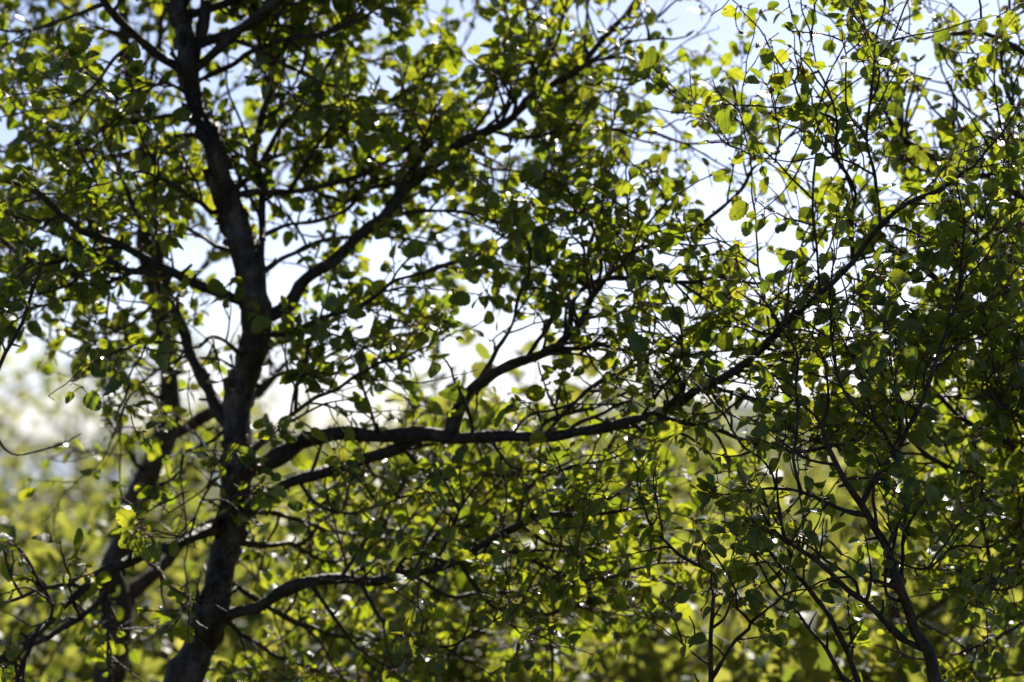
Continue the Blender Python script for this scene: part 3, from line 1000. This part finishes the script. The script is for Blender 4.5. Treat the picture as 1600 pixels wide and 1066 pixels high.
b('n4c', 'n4', '1111,986 1131,966 1142,940 1150,915', 6, 4, .02, every=.04, length=.07)
b('n4d', 'n4', '1112,1045 1080,1020 1060,1000', 5, 3, -.02, every=.05, length=.06)
b('n4e', 'n4b', '1171,973 1200,950 1225,930 1230,900', 6, 3, -.04, every=.04, length=.07)

# ------------------------------------------------------------------ dense birch at the right edge
T6 = Tree('birch_tree', 'dense dark leafy birch filling the right edge, its limbs reaching in from the right', 'tree', base_of(1720, 1066, 3.42))
T6.stem('t6', '1730,1066 1715,900 1700,740 1690,560 1690,380 1680,200 1660,50 1650,-100 1655,-250', 50, 14, 3.42, 0, flakes=40, lean=(.04, .04))
b = T6.branch
kw = dict(every=.038, length=.13, k=1.05)
b('e1', 't6', '1690,400 1640,340 1600,310 1560,270 1510,245 1460,245 1410,215 1380,150 1370,90', 24, 6, -.06, start=.1, name='limb', every=.036, length=.13, k=.9)
b('e2', 't6', '1690,540 1640,480 1577,453 1533,451 1499,441 1458,434 1415,394 1381,394', 16, 5, -.14, **kw)
b('e3', 't6', '1700,760 1650,735 1600,710 1566,688 1516,664 1482,637 1448,596 1411,559 1390,520 1377,490', 14, 5, -.16, **kw)
b('e4', 'e3', '1540,738 1499,733 1472,726 1442,706 1411,674 1391,640 1371,607 1347,569 1317,542 1270,520', 8, 5, -.18, **kw)
b('e5', 't6', '1710,930 1640,905 1560,892 1540,858 1533,790 1533,740 1520,690', 16, 6, -.08, **dict(kw, k=1.3))
b('e6', 't6', '1700,720 1640,640 1600,580 1560,530 1520,500 1480,500', 12, 5, -.24, **kw)
b('e7', 't6', '1685,300 1640,240 1600,190 1570,135 1565,50 1577,20 1580,-40', 12, 5, -.05, every=.035, length=.12, k=1.0)
b('e8', 't6', '1670,150 1620,100 1560,60 1500,50 1440,60', 10, 4, -.1, every=.05, length=.1, k=.9)
b('e9', 't6', '1690,470 1650,400 1600,370 1550,340 1500,330 1440,320', 12, 5, .15, **kw)
b('e10', 't6', '1705,860 1660,800 1600,790 1550,800 1500,820 1460,850', 10, 5, .12, **dict(kw, k=1.3))
b('e11', 't6', '1712,990 1650,960 1600,970 1550,1000 1500,1020', 12, 5, -.1, **dict(kw, k=1.3))
b('e12', 't6', '1695,640 1650,590 1590,600 1530,590 1480,560', 11, 5, .2, **kw)
b('e13', 't6', '1690,440 1640,420 1590,404 1550,417 1509,414 1465,411 1420,420', 9, 4, .08, **kw)
b('e14', 't6', '1680,230 1630,220 1580,220 1540,190 1500,160 1470,110', 10, 4, .1, every=.04, length=.12, k=1.0)
b('e15', 't6', '1715,1040 1660,1040 1600,1050 1540,1066', 10, 4, .1, **dict(kw, k=1.3))
b('e16', 't6', '1700,700 1640,690 1590,650 1550,620 1530,560', 10, 4, -.3, **dict(kw, k=1.3))
b('e17', 't6', '1708,880 1650,850 1610,830 1580,860 1550,930', 10, 4, -.28, **dict(kw, k=1.3))
b('e18', 't6', '1690,560 1640,540 1580,500 1540,400 1520,360', 10, 4, -.25, **kw)
b('e19', 't6', '1685,350 1640,320 1590,250 1560,200', 9, 4, -.22, **kw)
# foliage behind and above the right edge, between it and the sun
for k_ in range(10):
    q = LINES['t6'][0]; i = int(len(q) * rng.uniform(.38, .99)); a_ = rng.uniform(-.6, 1.3)
    T6.wild(q[i], (math.cos(a_), math.sin(a_), .30), rng.uniform(.45, 1.0), .008, every=.045, k=1.2)

# ------------------------------------------------------------------ bare dark branch end at the left edge
T7 = Tree('birch_sapling', 'bare-tipped dark branch leaning in from the left picture edge', 'sapling', base_of(-110, 1066, 3.25))
T7.stem('w1', '-120,1066 -95,900 -50,720 0,583 20,539 34,505 44,478 51,458', 16, 6, 3.25, 0, name='stem', material=M_BARK, start=.9, k=.4, length=.05, lean=(-.04, .02))
T7.branch('w2', 'w1', '-30,665 20,710 74,698 128,678', 5, 2.5, .1, leafy=False)
T7.branch('w3', 'w1', '2,580 -20,560 -30,500', 5, 3, 0, length=.07)


# ------------------------------------------------------------------ bushes behind
def bush(name, label, cat, group, h, nst, nleaf, spread, seed, lod='mid', lean=0.0, leafsize=(.0105, .0185), bare=.25):
    """free-standing birch bush: stems from one stool with their twigs, one mesh of leaves"""
    global rng, nr
    keep = (rng, nr)
    rng = random.Random(seed); nr = np.random.default_rng(seed)
    root = empty(name)
    tag(root, label, cat, group)
    tips = []
    for s in range(nst):
        a_ = 6.283 * (s + rng.random() * .8) / nst
        mb = MB()
        d = unit(np.array([math.cos(a_) * spread + lean, math.sin(a_) * spread, 1.0]))
        P = [np.array([math.cos(a_) * .05, math.sin(a_) * .05, -.03])]
        L = h * rng.uniform(.8, 1.08)
        for i in range(6):
            d = unit(d + rvec() * .13 + np.array([0, 0, .05]))
            P.append(P[-1] + d * L / 12)
        P = catmull(P, .05)
        r = np.linspace(.013 * h / 1.6, .0022, len(P))
        mb.tube(P, r, 7, .06)
        for i in range(int(len(P) * bare), len(P)):
            for _ in range(2):
                t = unit(P[min(i + 1, len(P) - 1)] - P[i - 1])
                dd = unit(t * .6 + unit(np.cross(t, rvec())) * .9)
                l = rng.uniform(.10, .36) * (1.1 - .5 * i / len(P)) * h / 1.6
                T = [P[i]]
                for _k in range(6):
                    dd = unit(dd + rvec() * .2 + np.array([0, 0, .04])); T.append(T[-1] + dd * l / 6)
                mb.tube(T, np.linspace(min(r[i] * .6, .0035), .001, 7), 4)
                tips += [(T[j], unit(T[j] - T[j - 1])) for j in range(1, 7)]
        mb.build('stem', M_TWIG, root)
    L = []
    for _ in range(nleaf):
        p, t = tips[rng.randrange(len(tips))]
        ax = unit(t * .4 + rvec() + np.array([0, 0, -.1]))
        q = p + ax * rng.uniform(.004, .014) + rvec() * .012
        L.append((q, ax, unit(np.array([0, 0, 1.0]) + rvec() * 1.1), rng.uniform(*leafsize), min(1, max(0, rng.gauss(.5, .28)))))
    build_leaves('leaves', L, lod, M_LEAF_BG, root)
    rng, nr = keep
    return root


def copy_tree(o, parent=None):
    c = o.copy()
    COL.objects.link(c)
    if parent is not None:
        c.parent = parent
    for ch in list(o.children):
        copy_tree(ch, c)
    return c


GB = 'out-of-focus birch bushes behind the trees'
protos = [bush('birch_bush', None, 'bush', GB, 1.75, 7, 9500, .42, 5),
          bush('birch_bush', None, 'bush', GB, 1.45, 8, 9000, .60, 6),
          bush('birch_bush', None, 'bush', GB, 2.10, 6, 8000, .34, 7),
          bush('birch_bush', None, 'bush', GB, 2.00, 5, 2600, .36, 8, bare=.35, leafsize=(.014, .024))]
spots = [  # px of the stool, distance, prototype, row its top reaches, spin, label
    (20, 12.0, 3, 560, .3, 'blurred yellow-green bush at the far left, below the bare branch tip'),
    (440, 15.0, 3, 640, 1.9, 'distant pale bush showing just right of the main trunk'),
    (-330, 10.0, 3, 500, 4.0, 'tall blurred bush cut off by the left picture edge'),
    (480, 5.0, 1, 810, 2.2, 'low backlit bush just right of the main trunk base'),
    (650, 6.4, 0, 790, 3.3, 'blurred bush under the middle of the long horizontal limb'),
    (800, 15.0, 2, 690, .9, 'far olive bush in the gap at bottom centre'),
    (960, 9.6, 1, 715, 5.1, 'hazy bush right of bottom centre, behind the thin forked sapling'),
    (1090, 5.0, 1, 745, 1.2, 'bright green bush close behind the thin forked sapling'),
    (1290, 5.2, 0, 740, 4.4, 'bright green bush behind the in-focus sapling stems'),
    (1480, 4.7, 1, 700, 2.9, 'shaded bush behind the lower right corner'),
    (1640, 6.0, 0, 660, .2, 'bush half outside the right picture edge'),
    (1230, 9.0, 2, 690, 3.9, 'blurred bush farther off to the right, behind the nearer green bushes'),
    (70, 5.6, 3, 850, 5.6, 'low green bush at the foot of the slim left birch'),
    (370, 7.5, 0, 800, 2.6, 'yellow-green bush low behind the main trunk'),
    (1420, 13.0, 0, 680, 1.1, 'blurred bush on the skyline behind the focused sapling'),
    (1060, 16.0, 1, 682, 2.4, 'small far bush on the skyline right of the long limb'),
    (560, 14.0, 1, 684, 3.6, 'small far bush on the skyline under the long limb, near the main trunk'),
    (1580, 15.0, 2, 676, 5.0, 'far bush on the skyline near the right picture edge'),
    (900, 21.0, 0, 684, .4, 'farthest small bush on the skyline at the centre'),
    (1290, 19.0, 1, 684, 4.6, 'far rounded bush on the skyline between the two focused stems'),
    (700, 18.0, 1, 680, 1.5, 'far rounded bush on the skyline left of the centre'),
]
used = set()
tall = []
for o_ in protos:
    z_ = np.array([v.co[2] for c in o_.children for v in c.data.vertices])
    tall.append(float(np.percentile(z_, 97)))
for px, d, k_, top, rot, lab in spots:
    o_ = protos[k_] if k_ not in used else copy_tree(protos[k_])
    used.add(k_)
    p = at(px, 690, d)
    o_.location = (p[0], p[1], float(ground_h(np.array(p[0]), np.array(p[1]))))
    o_.rotation_euler = (0, 0, rot)
    s = (at(px, top, d)[2] - o_.location[2]) / tall[k_]
    o_.scale = (s, s, s)
    o_['label'] = lab

GT = 'out-of-focus birches behind'
t_a = bush('birch_tree', 'blurred leafy birch behind the upper left of the main tree', 'tree', GT, 3.1, 4, 5200, .26, 21, bare=.4, leafsize=(.015, .026))
p = at(300, 690, 5.6); t_a.location = (p[0], p[1], 0)
t_b = bush('birch_tree', 'blurred pale birch just inside the upper left corner', 'tree', GT, 3.4, 3, 3600, .22, 22, bare=.35, leafsize=(.015, .026))
p = at(-60, 690, 7.8); t_b.location = (p[0], p[1], 0)
print('leaves', NLEAF[0], 'objects', len(COL.objects))
